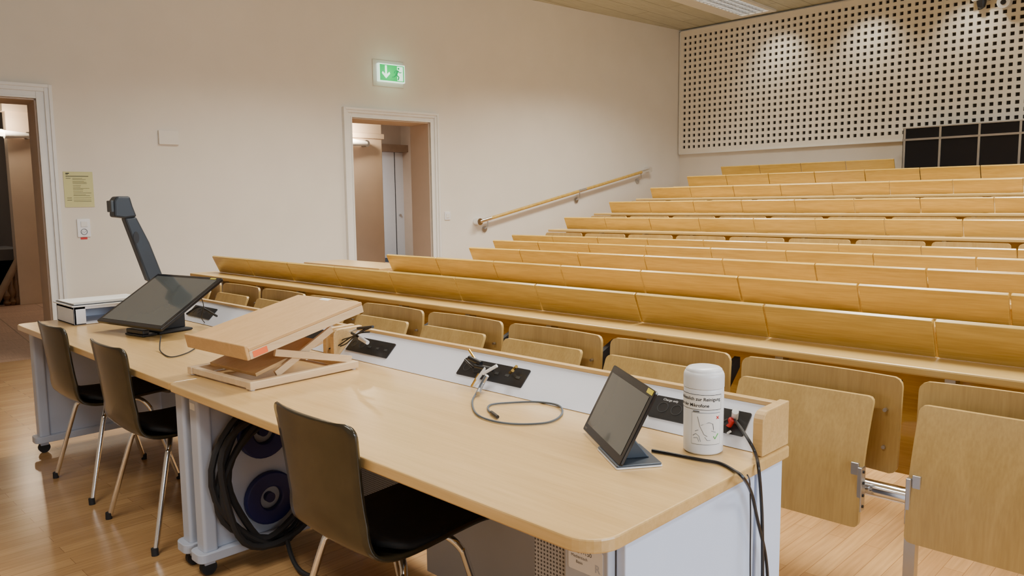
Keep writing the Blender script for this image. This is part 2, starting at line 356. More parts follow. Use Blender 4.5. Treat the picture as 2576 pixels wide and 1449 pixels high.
c=((e[0]+e[1])/2,wp(210,583)[1]); b=B(); ring(b,W(c[0],.014,c[1]),WS,(0,0,1),.028,.024,.004); obj('socket_ring',b,'greyrub',t)
b=B()
for dx,dz in ((-.012,0),(.012,0),(0,-.006)): cyl(b,W(c[0]+dx,.012,c[1]+dz),W(c[0]+dx,.0135,c[1]+dz),.003,8)
obj('socket_hole',b,'ink',t)
o,_=wq('red_label','red',203,597,220,602,.001,.003,None,0); tag(o,'tiny red label strip stuck below the white socket plate','label')
t=thing('notice','pale yellow printed notice on the wall beside the left doorway','notice',W(wp(198,476)[0],0,wp(198,476)[1]))
o,e=wq('sheet','yellow',161,432,235,521,.001,.006,t,.001)
s0,s1,z0,z1=e; b=B(); w=s1-s0; h=z1-z0
def bar(u0,u1,v,th=.0025): wbox(b,s0+w*u0,s0+w*u1,.0062,.0068,z1-h*v-th,z1-h*v+th)
bar(.08,.2,.05,.004); bar(.08,.16,.08); bar(.08,.85,.13)
random.seed(3)
for v in (.19,.22,.27,.3,.33,.39,.43,.47,.5,.55,.6,.65,.68): bar(.3,random.uniform(.55,.92),v,.0012)
for v in (.19,.74,.8): bar(.08,.24,v,.0018)
for v in (.74,.8,.84): bar(.3,.9,v,.0012)
obj('print',b,'ink',t)
# exit sign
c=wp(975,186); t=thing('exit_sign','glowing green emergency exit sign with down arrow and running figure','exit sign',W(c[0],0,c[1]))
wq('backplate','clear',937,153,1014,219,.001,.008,t)
o,e=wq('light_box','exitwhite',947,163,1013,208,.008,.05,t)
s0,s1,z0,z1=e; w=s1-s0;h=z1-z0; n=.0505
def gp(b,pts,k=0): wpoly(b,[(s0+w*u,z0+h*v) for u,v in pts],n+k,n+k+.0015)
b=B(); gp(b,[(.05,.06),(.96,.06),(.96,.94),(.05,.94)]); obj('green_face',b,'green',t)
b=B(); gp(b,[(.24,.9),(.31,.9),(.31,.42),(.40,.56),(.43,.46),(.275,.18),(.12,.46),(.15,.56),(.24,.42)],.0015); obj('arrow',b,'exitwhite',t)
b=B(); gp(b,[(.70,.1),(.92,.1),(.92,.9),(.70,.9)],.0015); obj('door_symbol',b,'exitwhite',t)
b=B()
def seg(a,c,th):
    a=V((a[0],a[1],0));c=V((c[0],c[1],0)); d=(c-a); nn=V((-d.y,d.x,0)).normalized()*th
    gp(b,[tuple((a+nn).xy),tuple((a-nn).xy),tuple((c-nn).xy),tuple((c+nn).xy)],.003)
seg((.72,.68),(.66,.42),.04); seg((.66,.44),(.76,.3),.025); seg((.76,.3),(.72,.14),.022); seg((.66,.42),(.58,.3),.025); seg((.58,.3),(.5,.28),.022)
seg((.72,.66),(.80,.54),.018); seg((.80,.54),(.86,.6),.016); seg((.71,.66),(.62,.64),.018); seg((.62,.64),(.58,.5),.016)
gp(b,[(.75+.035*math.cos(a*.785),.78+.06*math.sin(a*.785)) for a in range(8)],.003)
obj('running_figure',b,mat('figure_green',(.0,.30,.09),.4,emit=.8),t)
l=bpy.data.lights.new('exit_glow','POINT'); l.energy=1.2; l.color=(.45,1,.65); l.shadow_soft_size=.12
lo=bpy.data.objects.new('exit_glow',l); C.objects.link(lo); lo.location=W(c[0],.16,c[1])
# handrail
t=thing('stair_handrail','wooden stair handrail with chrome end caps on the side wall','handrail',W(wp(1420,492)[0],0,1.2))
A=wp(1212,556,.08); Bq=wp(1630,428,.08); a=W(A[0],.08,A[1]); c=W(Bq[0],.08,Bq[1]); d=(c-a).normalized()
b=B(); cyl(b,a,c,.022); obj('rail',b,'honey',t,smooth=True)
mid=a.lerp(c,.56)
for p,dd in ((a,-d),(c,d),(mid,None)):
    b=B()
    if dd is None: cyl(b,mid-d*.08,mid+d*.08,.026)
    else:
        cyl(b,p-dd*.16,p+dd*.03,.026); qv=p+dd*.04; cyl(b,qv+WN*.02,qv-WN*.075,.045)
    obj('chrome_cap',b,'chrome',t,smooth=True)
for f in (.03,.545,.95):
    p=a.lerp(c,f); b=B(); tube(b,[p+V((0,0,-.02)),p+V((0,0,-.09)),p-WN*.075+V((0,0,-.13))],.01); cyl(b,p-WN*.078+V((0,0,-.13)),p-WN*.066+V((0,0,-.13)),.04); obj('rail_bracket',b,'steel',t,smooth=True)
# ================= ceiling lamp, cameras, booth =================
L0=atz(1935,24,ZC-.01); t=thing('ceiling_lamp','recessed ceiling lamp with white louvre grille above the back rows','ceiling lamp',(L0.x-.3,L0.y-1.2,ZC))
y1=L0.y; y0=y1-3.2; x0=L0.x-.42; x1=L0.x
b=B()
box(b,x0-.22,x0,y0-.1,y1+.1,ZC-.03,ZC-.001); box(b,x1,x1+.06,y0-.1,y1+.1,ZC-.03,ZC-.001); box(b,x0,x1,y1,y1+.1,ZC-.03,ZC-.001); box(b,x0,x1,y0-.1,y0,ZC-.03,ZC-.001); obj('frame',b,'white',t)
b=B(); box(b,x0,x1,y0,y1,ZC-.006,ZC-.002); obj('diffuser',b,'lampdiff',t)
b=B()
for i in range(32): box(b,x0,x1,y0+.1*i,y0+.1*i+.012,ZC-.028,ZC-.007)
for i in range(1,4): box(b,x0+.105*i,x0+.105*i+.008,y0,y1,ZC-.028,ZC-.007)
obj('louvre',b,'steel',t)
c=aty(2470,6,YB-.12); t=thing('dome_camera','dark dome camera mounted high on the acoustic panel','camera',(c.x,YB-.065,c.z))
b=B(); box(b,c.x-.1,c.x+.1,YB-.18,YB-.068,c.z+.02,c.z+.1); obj('mount',b,'white',t,bevel=.01)
b=B(); lathe(b,[(.01,-.08),(.04,-.06),(.052,-.01),(.055,.019)],(c.x,YB-.13,c.z),20); obj('dome',b,'black',t,smooth=True)
c=aty(2528,8,YB-.12); t=thing('wall_camera','white round camera beside the dark dome at the top','camera',(c.x,YB-.065,c.z))
b=B(); cyl(b,(c.x,YB-.2,c.z),(c.x,YB-.07,c.z+.02),.07,20); obj('housing',b,'whitepl',t,smooth=True)
b=B(); cyl(b,(c.x,YB-.204,c.z),(c.x,YB-.199,c.z),.03,16); obj('lens',b,'black',t)
yb0=10.42; e=aty(2272,325,yb0); zb=tb[9]
t=thing('control_booth','black glazed booth with silver dividers behind the last bench row','booth',(e.x+1,yb0,zb))
b=B(); box(b,e.x,1.0,yb0,YB-.08,zb+.001,e.z); obj('body',b,'darkglass',t,bevel=.005)
zr=aty(2300,351,yb0).z
b=B(); box(b,e.x,1.0,yb0-.02,yb0-.001,zr-.012,zr+.012); obj('rail',b,'chrome',t)
b=B(); box(b,e.x,1.0,yb0-.014,yb0+.01,e.z,e.z+.012); obj('top_edge',b,'steel',t)
for pxm in (2275,2364,2462,2565):
    xx=aty(pxm,380,yb0).x; b=B(); box(b,xx-.012,xx+.012,yb0-.015,yb0-.001,zb,e.z); obj('divider',b,'steel',t)
# ================= benches =================
JX=[-.776,-1.934+.6*2,-1.89+.6,-1.858+.6,-2.416+.6*2,-2.966,-2.942,-2.898,-3.46,-4.61]
NL=[9,7,6,7,8,5,5,5,4,2]
for k in range(10):
    y=YK[k]; bz=ZT[k]-.98; fl=tb[k]; xl=JX[k]-.6*NL[k]; n=4 if k==9 else int(math.ceil((1.5-xl)/.6)); xr=xl+.6*n
    lab='%s bench row behind the speaker desk, slanted honey wood boards on a shelf'%ORD[k]
    if k==0: lab='nearest bench row of slanted honey wood boards, just behind the folding seats'
    if k==9: lab='short last bench row of four wooden boards beside the black booth'
    t=thing('bench_row',lab,'bench',((xl+xr)/2,y,fl),'wooden lecture bench rows')
    for i in range(n):
        b=B(); xa=xl+.6*i+.004; xb=xa+.592
        prx(b,[(y-.012,bz+.972),(y+.002,bz+.982),(y+.012,bz+.974),(y+.068,bz+.846),(y+.048,bz+.842)],xa,xb); obj('writing_board',b,'honey',t,bevel=.003)
    b=B(); box(b,xl-.13,xr+.02,y-.145,y+.075,bz+.812,bz+.84); obj('shelf',b,'shelfw',t,bevel=.006)
    b=B(); box(b,xl,xr,y+.03,y+.048,fl+.42,bz+.811); obj('modesty_board',b,'honey',t)
    xs=[]; x=-.715+.587*3
    while x>xl: xs.append(x); x-=.587
    if k==9: xs=[x for x in xs if x<xr]
    for x in xs:
        b=B(); box(b,x-.016,x+.016,y-.36,y-.325,fl,bz+.50); box(b,x-.016,x+.016,y-.325,y+.03,bz+.46,bz+.50); box(b,x-.016,x+.016,y-.02,y+.03,bz+.50,bz+.811); obj('post',b,'steel',t)
    if k in (0,5,6,7,8):
        b=B(); cyl(b,(xl,y-.345,bz+.48),(xr,y-.345,bz+.48),.026,16); obj('beam',b,'chrome',t,smooth=True)
def colboard(w,z0,z1,yf,th,r,nx=22,nz=8,xo=0):
    bm=B(); F_=[];K_=[]
    xs=[-w/2*math.cos(math.pi*i/nx) for i in range(nx+1)]
    for x in xs:
        e=max(0,abs(x)-(w/2-r)); ins=r-math.sqrt(max(0,r*r-e*e))
        if e>=r*.999: ins=r*.98
        cf=[];ck=[]
        for j in range(nz+1):
            z=z0+ins+(z1-z0-2*ins)*j/nz; cf.append(bm.verts.new((x+xo,yf(x,z),z))); ck.append(bm.verts.new((x+xo,yf(x,z)+th,z)))
        F_.append(cf);K_.append(ck)
    for i in range(nx):
        for j in range(nz):
            bm.faces.new((F_[i][j],F_[i+1][j],F_[i+1][j+1],F_[i][j+1])); bm.faces.new((K_[i][j],K_[i][j+1],K_[i+1][j+1],K_[i+1][j]))
        bm.faces.new((F_[i][0],K_[i][0],K_[i+1][0],F_[i+1][0])); bm.faces.new((F_[i][nz],F_[i+1][nz],K_[i+1][nz],K_[i][nz]))
    for i in (0,nx):
        for j in range(nz): bm.faces.new((F_[i][j],F_[i][j+1],K_[i][j+1],K_[i][j]))
    return bm
def make_seat():
    t=thing('folding_seat','x','seat')
    obj('backrest',colboard(.54,.52,.825,lambda x,z:.02+.02*(z-.52)/.3-.35*x*x,.014,.028),'seatw',t,smooth=True)
    obj('seat',colboard(.455,.37,.765,lambda x,z:-.135+.10*(z-.37)/.4-.10*math.sin((z-.37)/.4*math.pi)*.25,.016,.018,xo=-.022),'seatw',t,smooth=True)
    for s in (-1,1):
        xb=s*.205-.022
        b=B(); box(b,xb-.012,xb+.012,-.118,-.098,.40,.57); box(b,xb+(s*.012),xb+s*.026,-.128,-.095,.42,.56); obj('hinge_bracket',b,'steel',t,bevel=.002)
        for z in (.435,.47,.51,.545): b=B(); cyl(b,(xb+s*.026,-.112,z),(xb+s*.029,-.112,z),.005,8); obj('bolt',b,'black',t)
        b=B(); prx(b,[(.03,.60),(.05,.60),(.20,.74),(.20,.78),(.05,.72),(.03,.72)],s*.2-.012,s*.2+.012); obj('arm_bracket',b,'blackm',t)
        for z in (.60,.72): b=B(); cyl(b,(s*.225,-.002,z),(s*.225,.012,z),.006,8); obj('bolt',b,'steel',t)
    return t
seat0=make_seat()
for k,(na,nb) in ((0,(-9,2)),(5,(-8,0)),(6,(-8,0)),(7,(-8,0)),(8,(-8,0))):
    js=list(range(na,nb+1))
    for i,j in enumerate(js):
        xc=-1.05+.587*j; loc=(xc,YK[k]-.29,ZT[k]-.98-(.015 if k else 0))
        if k==0: lab='tipped-up plywood seat in the nearest seat row, %s from its left end'%ORD[i]; g='folding seats of the nearest row'
        else: lab='tipped-up plywood seat below the %s bench shelf, %s from the left'%(ORD[k],ORD[i]); g='folding seats below the %s bench row'%ORD[k]
        if k==0 and i==0: o=seat0; o.location=loc; o['label']=lab
        else: o=dup(seat0,loc,lab)
        o['group']=g
c=atz(925,665,.85)
t=thing('side_table','light wooden side table left of the second bench row, near the wall','table',(c.x,c.y,0))
b=B(); box(b,c.x-.75,c.x+.45,c.y-.2,c.y+.22,.82,.85); obj('table_top',b,'beech',t,bevel=.005)
for sx in (-.68,.38):
    for sy in (-.16,.18):
        b=B(); box(b,c.x+sx-.02,c.x+sx+.02,c.y+sy-.02,c.y+sy+.02,0,.82); obj('leg',b,'steel',t)
# ================= speaker desks =================
ZD=.74; YN=1.10; YBK=1.907
def support(t,xc,side):
    b=B(); box(b,xc-.018,xc+.018,1.17,1.85,.10,ZD-.03); obj('side_panel',b,'grey',t,bevel=.003)
    b=B(); prz(b,rrect(xc-.035,xc+.035,1.145,1.20,.012),.10,ZD-.03); obj('column',b,'grey',t,bevel=.002)
    b=B(); prz(b,rrect(xc-.05,xc+.05,1.12,1.88,.03),.065,.10); obj('foot_bar',b,'grey',t,bevel=.003)
    for y in (1.17,1.83):
        b=B(); cyl(b,(xc-.012,y,.03),(xc+.012,y,.03),.0295,18); obj('caster',b,'blackm',t,smooth=True)
        b=B(); box(b,xc-.02,xc+.02,y-.02,y+.02,.045,.066); obj('caster_fork',b,'grey',t)
def strip(t,x0,x1,plates):
    b=B(); prx(b,[(1.786,ZD+.001),(1.888,ZD+.100),(1.905,ZD+.100),(1.905,ZD+.001)],x0+.028,x1-.028); obj('cable_trough',b,'strip',t,bevel=.002)
    b=B(); box(b,x0+.028,x1-.028,1.886,1.912,ZD+.0995,ZD+.112); obj('top_lip',b,'beechedge',t,bevel=.002)
    for xa in (x0,x1-.028):
        b=B(); 
        pts=[(1.765,ZD+.001),(1.765,ZD+.05)]+[(1.795-.03*math.cos(a),ZD+.085+.03*math.sin(a)) for a in (0,.4,.8,1.2,1.57)]+[(1.912,ZD+.118),(1.912,ZD+.001)]
        prx(b,pts,xa,xa+.0275); obj('end_cheek',b,'beechedge',t,bevel=.003)
    dn=V((0,.099,.099)).normalized(); 
    for (pa,pb,ns) in plates:
        Mx=frame(((pa+pb)/2,1.838,ZD+.0515),(1,0,0),dn)
        b=B(); w=(pb-pa)/2; prm(b,Mx,rrect(-w,w,-.036,.036,.004,2),0,.004); p=obj('socket_plate',b,'black',t)
        for i in range(ns):
            b=B()
            cx=-w+.035+i*(2*w-.07)/max(1,ns-1); Mr=Mx@Matrix.Translation((cx,0,.004))
            if i<2: ring(b,Mr@V((0,0,0)),(1,0,0),dn,.017,.0155,.002,18)
            else: mbox(b,Mr,-.009,.009,-.006,.003,0,.001)
            obj('socket',b,'sockgrey',p)
tr=thing('speaker_desk','near speaker desk with beech top, pale blue end panel and cable trough','desk',(-1.85,1.5,0))
XL2=-2.835; XR2=-.858
b=B(); prz(b,rrect(XL2,XR2,YN-.012,YBK,[.075,.012,.008,.02],8),ZD-.03,ZD); obj('desk_top',b,'beech',tr,bevel=.004)
strip(tr,XL2+.01,XR2-.008,[(-2.78,-2.49,5),(-2.07,-1.745,6),(-1.24,-.945,6)])
support(tr,-2.775,1)
b=B(); box(b,-.895,-.872,1.20,1.74,.05,ZD-.031); obj('end_panel',b,'white_lac',tr,bevel=.003)
b=B(); box(b,-.92,-.869,1.75,1.885,.05,ZD-.031); obj('rear_column',b,'white_lac',tr,bevel=.003)
b=B(); box(b,-1.01,-.896,1.175,1.20,.05,ZD-.031); obj('front_panel',b,'grey',tr,bevel=.003)
b=B(); box(b,-1.10,-1.012,1.18,1.20,.05,ZD-.031); box(b,-1.10,-1.085,1.2,1.79,.05,ZD-.031); obj('perforated_panel',b,'perf',tr)
b=B(); box(b,-1.08,-.897,1.2,1.74,.04,.06); obj('pedestal_floor',b,'grey',tr)
b=B(); box(b,-2.75,-1.105,1.80,1.82,.12,ZD-.032); obj('modesty_panel',b,'perf',tr)
b=B(); box(b,-2.0,-1.105,1.60,1.62,.12,.5); obj('lower_panel',b,'grey',tr)
Mx=frame((-.953,1.1745,.652),(1,0,0),(0,0,1))
b=B(); prm(b,Mx,rrect(-.045,.045,-.028,.028,.004,2),.0,.0008); lb=obj('label_plate',b,'paperw',tr)
text('lettering','KO2-F-150',.0125,Mx@Matrix.Translation((-.012,.014,.001)),'ink',lb)
text('lettering','Medientisch',.009,Mx@Matrix.Translation((-.016,.002,.001)),'ink',lb)
text('lettering','Basis',.009,Mx@Matrix.Translation((-.016,-.009,.001)),'ink',lb)
text('lettering','R',.022,Mx@Matrix.Translation((.031,-.010,.001)),'grey',lb,bold=.03)
b=B(); box(b,-2.797,-2.755,1.1440,1.1449,.64,.665); obj('asset_tag',b,'paperw',tr)
for (y,z) in ((1.40,.51),(1.415,.24)):
    b=B(); ring(b,(-2.74,y,z),(0,1,0),(0,0,1),.105,.045,.03,32); obj('cable_spool',b,'blue',tr,bevel=.006,smooth=True)
    b=B(); cyl(b,(-2.757,y,z),(-2.735,y,z),.02,20); obj('spool_hub',b,'blue',tr,smooth=True)
cb=thing('cable_bundle','thick coil of black cables hung under the near desk','cable',(-2.7,1.39,.1))
for i,(dy,dz,x,ry_,rz_) in enumerate(((0,0,-2.70,.21,.27),(.015,-.025,-2.68,.20,.26),(-.018,.015,-2.69,.20,.28),(.03,-.04,-2.70,.19,.25),(-.004,-.012,-2.665,.215,.26))):
    b=B(); pts=[(x,1.40+dy+ry_*math.cos(a)+.02*math.sin(3*a+i),.36+dz+rz_*math.sin(a)+.008*math.sin(2*a+2*i)) for a in [2*math.pi*j/32 for j in range(32)]]
    tube(b,pts,.013,8,closed=True); obj('cable_loop',b,'blackm',cb,smooth=True)
b=B(); tube(b,cat([(-2.70,1.45,.10),(-2.5,1.4,.02),(-2.3,1.5,.012),(-2.1,1.7,.012)]),.009); obj('cable_tail',b,'blackm',cb,smooth=True)
tl=thing('speaker_desk','far speaker desk with beech top carrying the large touchscreen','desk',(-3.9,1.5,0))
tr['group']=tl['group']='speaker desks'
XL1=-4.98
b=B(); prz(b,rrect(XL1,XL2-.006,YN-.006,YBK,[.02,.008,.03,.06],8),ZD-.03,ZD-.0005); obj('desk_top',b,'beech',tl,bevel=.004)
strip(tl,-4.5,XL2-.02,[(-4.38,-4.1,4),(-3.3,-3.0,4)])
support(tl,-4.90,-1); support(tl,-2.90,1)
b=B(); box(b,-4.87,-2.94,1.82,1.84,.12,ZD-.032); obj('modesty_panel',b,'grey',tl)
# ================= chairs =================
def make_chair():
    t=thing('stacking_chair','x','chair')
    prof=[(.245,.425),(.235,.445),(.19,.452),(.10,.448),(0,.440),(-.08,.437),(-.14,.445),(-.182,.47),(-.207,.52),(-.22,.58),(-.229,.65),(-.237,.72),(-.246,.79),(-.252,.82),(-.256,.832)]
    prof=[(p.x,p.y) for p in cat([(a,c,0) for a,c in prof],3)]
    n=len(prof); nx=14; bm=B(); G=[]
    tot=[0]
    for i in range(1,n): tot.append(tot[-1]+math.dist(prof[i],prof[i-1]))
    for i,(y,z) in enumerate(prof):
        u=tot[i]/tot[-1]; w=.203 if u<.5 else .203-.016*math.sin((u-.5)*2*math.pi)
        e0=tot[i]; e1=tot[-1]-tot[i]
        for e,r in ((e0,.05),(e1,.035)):
            if e<r: w-= r-math.sqrt(max(0,r*r-(r-e)**2))
        row=[]
        for j in range(nx+1):
            s=-1+2*j/nx; x=s*w
            isback=max(0,min(1,(z-.46)/.1))
            yy=y+isback*.024*s*s; zz_=z+(1-isback)*.012*s*s
            row.append(bm.verts.new((x,yy,zz_)))
        G.append(row)
    for i in range(n-1):
        for j in range(nx): bm.faces.new((G[i][j],G[i][j+1],G[i+1][j+1],G[i+1][j]))
    o=obj('shell',bm,'shell',t,smooth=True); sm=o.modifiers.new('s','SOLIDIFY'); sm.thickness=.011; sm.offset=0
    bm=B(); G=[]
    for i in range(12):
        y=.232-.36*i/11; r=.05; e=min(.36*i/11,.36*(11-i)/11); ww=.195-(r-math.sqrt(max(0,r*r-(r-e)**2)) if e<r else 0)
        z=.4575-.011*math.sin(i/11*math.pi)+(.004 if i<10 else .012)
        G.append([bm.verts.new((ww*(-1+j/6),y,z+.010*(-1+j/6)**2)) for j in range(13)])
    for i in range(11):
        for j in range(12): bm.faces.new((G[i][j],G[i][j+1],G[i+1][j+1],G[i+1][j]))
    o=obj('seat_pad',bm,'pad',t,smooth=True); sm=o.modifiers.new('s','SOLIDIFY'); sm.thickness=.014; sm.offset=0
    for s in (-1,1):
        b=B(); tube(b,cat([(s*.10,-.04,.425),(s*.15,-.06,.422),(s*.185,-.08,.39),(s*.20,-.10,.34),(s*.262,-.185,.012)],6),.011,10); obj('leg',b,'chrome',t,smooth=True)
        b=B(); tube(b,cat([(s*.10,.10,.425),(s*.15,.11,.422),(s*.18,.13,.39),(s*.19,.145,.34),(s*.225,.235,.012)],6),.011,10); obj('leg',b,'chrome',t,smooth=True)
        for (x,y) in ((s*.264,-.188),(s*.226,.238)):
            b=B(); cyl(b,(x,y,0),(x-s*.003,y,.03),.014,12); obj('foot_cap',b,'blackm',t,smooth=True)
    b=B(); tube(b,[(-.10,-.04,.425),(.10,-.04,.425)],.010); tube(b,[(-.10,.10,.425),(.10,.10,.425)],.010); tube(b,[(-.10,-.04,.425),(-.10,.10,.425)],.010); tube(b,[(.10,-.04,.425),(.10,.10,.425)],.010); obj('seat_frame',b,'chrome',t,smooth=True)
    return t
ch=make_chair(); ch.location=(-1.785,1.28,0); ch['label']='dark brown shell chair with chrome legs at the near desk, largest in view'; ch['group']='dark shell chairs at the speaker desks'
dup(ch,(-3.35,1.28,0),'middle dark shell chair with chrome legs, under the far desk near the seam',0)
dup(ch,(-4.12,1.28,0),'leftmost dark shell chair with chrome legs, at the far end of the desks',math.radians(1))
# ================= objects on desks =================
bs=thing('book_stand','adjustable wooden reading stand with slanted board and lower lip on the desk','book stand',(0,0,0))
b=B()
for s in (-1,1): box(b,s*.208-.016-.025,s*.208+.016-.025,-.245,.225,.004,.032)
box(b,-.217,.167,-.240,-.215,.006,.030); box(b,-.217,.167,.19,.215,.006,.030)
obj('base_frame',b,'paleply',bs,bevel=.003)
for s in (-1,1):
    for y in (-.23,.21): b=B(); cyl(b,(s*.208-.025,y,0.0005),(s*.208-.025,y,.005),.01,10); obj('rubber_foot',b,'paperw',bs)
tilt=math.atan2(.108,.49); Mb=Matrix.Translation((0,-.25,.136))@Matrix.Rotation(tilt,4,'X')
hw=.212
b=B(); mbox(b,Mb,-hw,hw,0,.505,.008,.020); bo=obj('reading_board',b,'standw',bs,bevel=.002)
b=B(); mbox(b,Mb,-hw,hw,-.012,0,-.022,.032); obj('lip',b,'standw',bs,bevel=.003)
b=B(); mbox(b,Mb,hw-.022,hw,.0,.505,-.022,.0078); mbox(b,Mb,-hw,-hw+.022,.0,.505,-.022,.0078); mbox(b,Mb,-hw+.022,hw-.022,.483,.505,-.022,.0078); mbox(b,Mb,-hw+.022,hw-.022,.0,.022,-.022,.0078); obj('board_frame',b,'paleply',bs,bevel=.002)
def strut(x,a,c,w=.026,th=.012):
    a=V(a);c=V(c);Mx=frame((x,(a.x+c.x)/2,(a.y+c.y)/2),(0,c.x-a.x,c.y-a.y),(1,0,0)); L=(c-a).length/2; b=B(); mbox(b,Mx,-L,L,-th/2,th/2,-w/2,w/2); return b
for s in (-1,1):
    obj('strut',strut(s*.188-.012,(.205,.040),(-.13,.118)),'paleply',bs,bevel=.001)
    obj('strut',strut(s*.172-.012,(-.12,.035),(.13,.168)),'paleply',bs,bevel=.001)
b=B(); mbox(b,Matrix.Translation((-.012,-.19,.036))@Matrix.Rotation(math.radians(15),4,'X'),-.160,.160,0,.30,0,.014); obj('support_panel',b,'standw',bs,bevel=.002)
b=B(); cyl(b,(-.19,.02,.09),(.18,.02,.09),.005,8); obj('pivot_rod',b,'steel',bs)
b=B(); mbox(b,Mb,hw+.0005,hw+.001,.012,.070,-.018,.004); obj('orange_sticker',b,'orange',bs)
b=B(); mbox(b,Mb,-.03,.03,.478,.50,.020,.0205); obj('white_sticker',b,'paperw',bs)
bs.location=(-2.70,1.46,ZD); bs.rotation_euler=(0,0,math.radians(4))
yaw=math.radians(11); Md=Matrix.Translation((-4.085,1.55,.905))@Matrix.Rotation(yaw,4,'Z')@Matrix.Rotation(math.radians(31),4,'X')
td=thing('touch_display','large tilted black touchscreen monitor on the far desk','monitor',(-4.085,1.55,ZD))
b=B(); prm(b,Md,rrect(-.285,.285,-.212,.208,.008,3),-.014,.002); obj('housing',b,'bezel',td,bevel=.003)
b=B(); prm(b,Md,rrect(-.262,.262,-.188,.186,.002,2),.0022,.003); obj('screen',b,'screen',td)
b=B(); prm(b,Md,rrect(-.16,.16,-.14,.14,.02,3),-.045,-.0145); obj('rear_housing',b,'black',td,bevel=.01)
b=B(); mbox(b,Md,.20,.245,.190,.199,.0025,.0035); obj('yellow_sticker',b,'ysticker',td)
b=B(); Mz=Matrix.Translation((-4.07,1.55,ZD))@Matrix.Rotation(yaw,4,'Z')
mbox(b,Mz,-.10,.10,-.08,.11,0.001,.014); mbox(b,Mz,-.05,.05,-.02,.10,.014,.13); obj('stand',b,'blackm',td,bevel=.006)
b=B(); mbox(b,Mz,-.06,.10,-.17,-.09,.001,.012); mbox(b,Mz,-.055,.095,-.165,-.13,.012,.035); obj('front_foot',b,'black',td,bevel=.005)
def cable(name,label,pts,r,mt,cat_='cable',parent=None,n=8):
    b=B(); P_=cat(pts,n); tube(b,P_,r,8)
    if parent is not None: return obj(name,b,mt,parent,smooth=True)
    o=obj(name,b,mt,None,smooth=True,origin=V(pts[0])); return tag(o,label,cat_)
cable('display_cable','thin black cable hanging from the touchscreen onto the desk',[atz(405,845,.80)+V((0,.0,.0)),atz(402,868,.765),atz(405,885,.744),atz(430,898,.744),atz(470,888,.744),atz(495,873,.744)],.0026,'blackm')
cable('display_cable','thin black cable dangling behind the touchscreen',[atz(505,745,.93),atz(512,770,.87),atz(507,798,.80),atz(515,812,.748)],.0022,'blackm')
b=B(); tube(b,cat([aty(470,790,1.72),aty(500,772,1.76),aty(520,780,1.79),aty(545,795,1.74)]),.006); o=obj('power_cable',b,'blackm',None,smooth=True,origin=aty(470,790,1.72)); tag(o,'black cable looping behind the touchscreen to the desk trough','cable')
dc=thing('document_camera','dark blue-grey document camera with leaning arm on the far desk','document camera',(-4.7,1.85,ZD))
xx=-4.70
def PX(px,py): p=atx(px,py,xx); return (p.y,p.z)
b=B(); prx(b,[PX(308,548),PX(338,545),PX(372,610),PX(408,700),PX(395,720),PX(368,705)],xx-.034,xx+.034); obj('arm',b,'bluegrey',dc,bevel=.01)
b=B(); prx(b,[PX(280,505),PX(288,494),PX(320,494),PX(328,520),PX(338,545),PX(308,549),PX(282,546)],xx-.046,xx+.046); obj('camera_head',b,'bluegrey',dc,bevel=.01)
b=B(); y_,z_=PX(337,597); 
Mx=frame((xx+.0345,y_,z_),(0,1,0),(0,0,1)); prm(b,Mx,[(.016*math.cos(a*.4),.034*math.sin(a*.4)) for a in range(16)],0,.003); obj('oval_recess',b,'black',dc)
b=B(); p0=PX(303,520); box(b,xx-.036,xx+.036,p0[0]-.062,p0[0]-.045,p0[1]-.03,p0[1]+.035); obj('lens_window',b,'greyrub',dc,bevel=.004)
b=B(); ya,za=PX(395,712); prx(b,[(ya-.06,za),(ya+.02,za-.01),(1.89,ZD+.001),(1.76,ZD+.001)],xx-.034,xx+.034); obj('arm_base',b,'bluegrey',dc,bevel=.006)
b=B(); box(b,xx-.08,xx+.08,1.74,1.895,ZD+.001,ZD+.02); obj('foot_plate',b,'black',dc,bevel=.004)
sb=thing('document_box','pale grey open box with white pad on top at the far desk end','box',(-4.78,1.5,ZD))
b=B(); x0,x1,y0,y1=-4.95,-4.64,1.30,1.69; z0=ZD+.001
box(b,x0,x1,y0,y1,z0,z0+.008); box(b,x0,x1,y0,y1,z0+.085,z0+.10); box(b,x0,x0+.012,y0,y1,z0,z0+.1); box(b,x1-.012,x1,y0,y0+.06,z0,z0+.1); box(b,x1-.012,x1,y0+.32,y1,z0,z0+.1); box(b,x0,x1,y1-.012,y1,z0,z0+.1);box(b,x0,x1,y0,y0+.012,z0,z0+.1)
obj('body',b,'strip',sb,bevel=.002)
b=B(); box(b,x0-.03,x1+.01,y0-.01,y1+.01,z0+.1005,z0+.108); obj('lid',b,'whitepl',sb,bevel=.002)
b=B(); box(b,x0-.01,x1+.0,y0+.0,y1+.0,z0+.1085,z0+.112); obj('black_mat',b,'black',sb)
b=B(); box(b,x0-.005,x1-.005,y0+.005,y1-.005,z0+.1122,z0+.117); obj('white_pad',b,'paperw',sb)
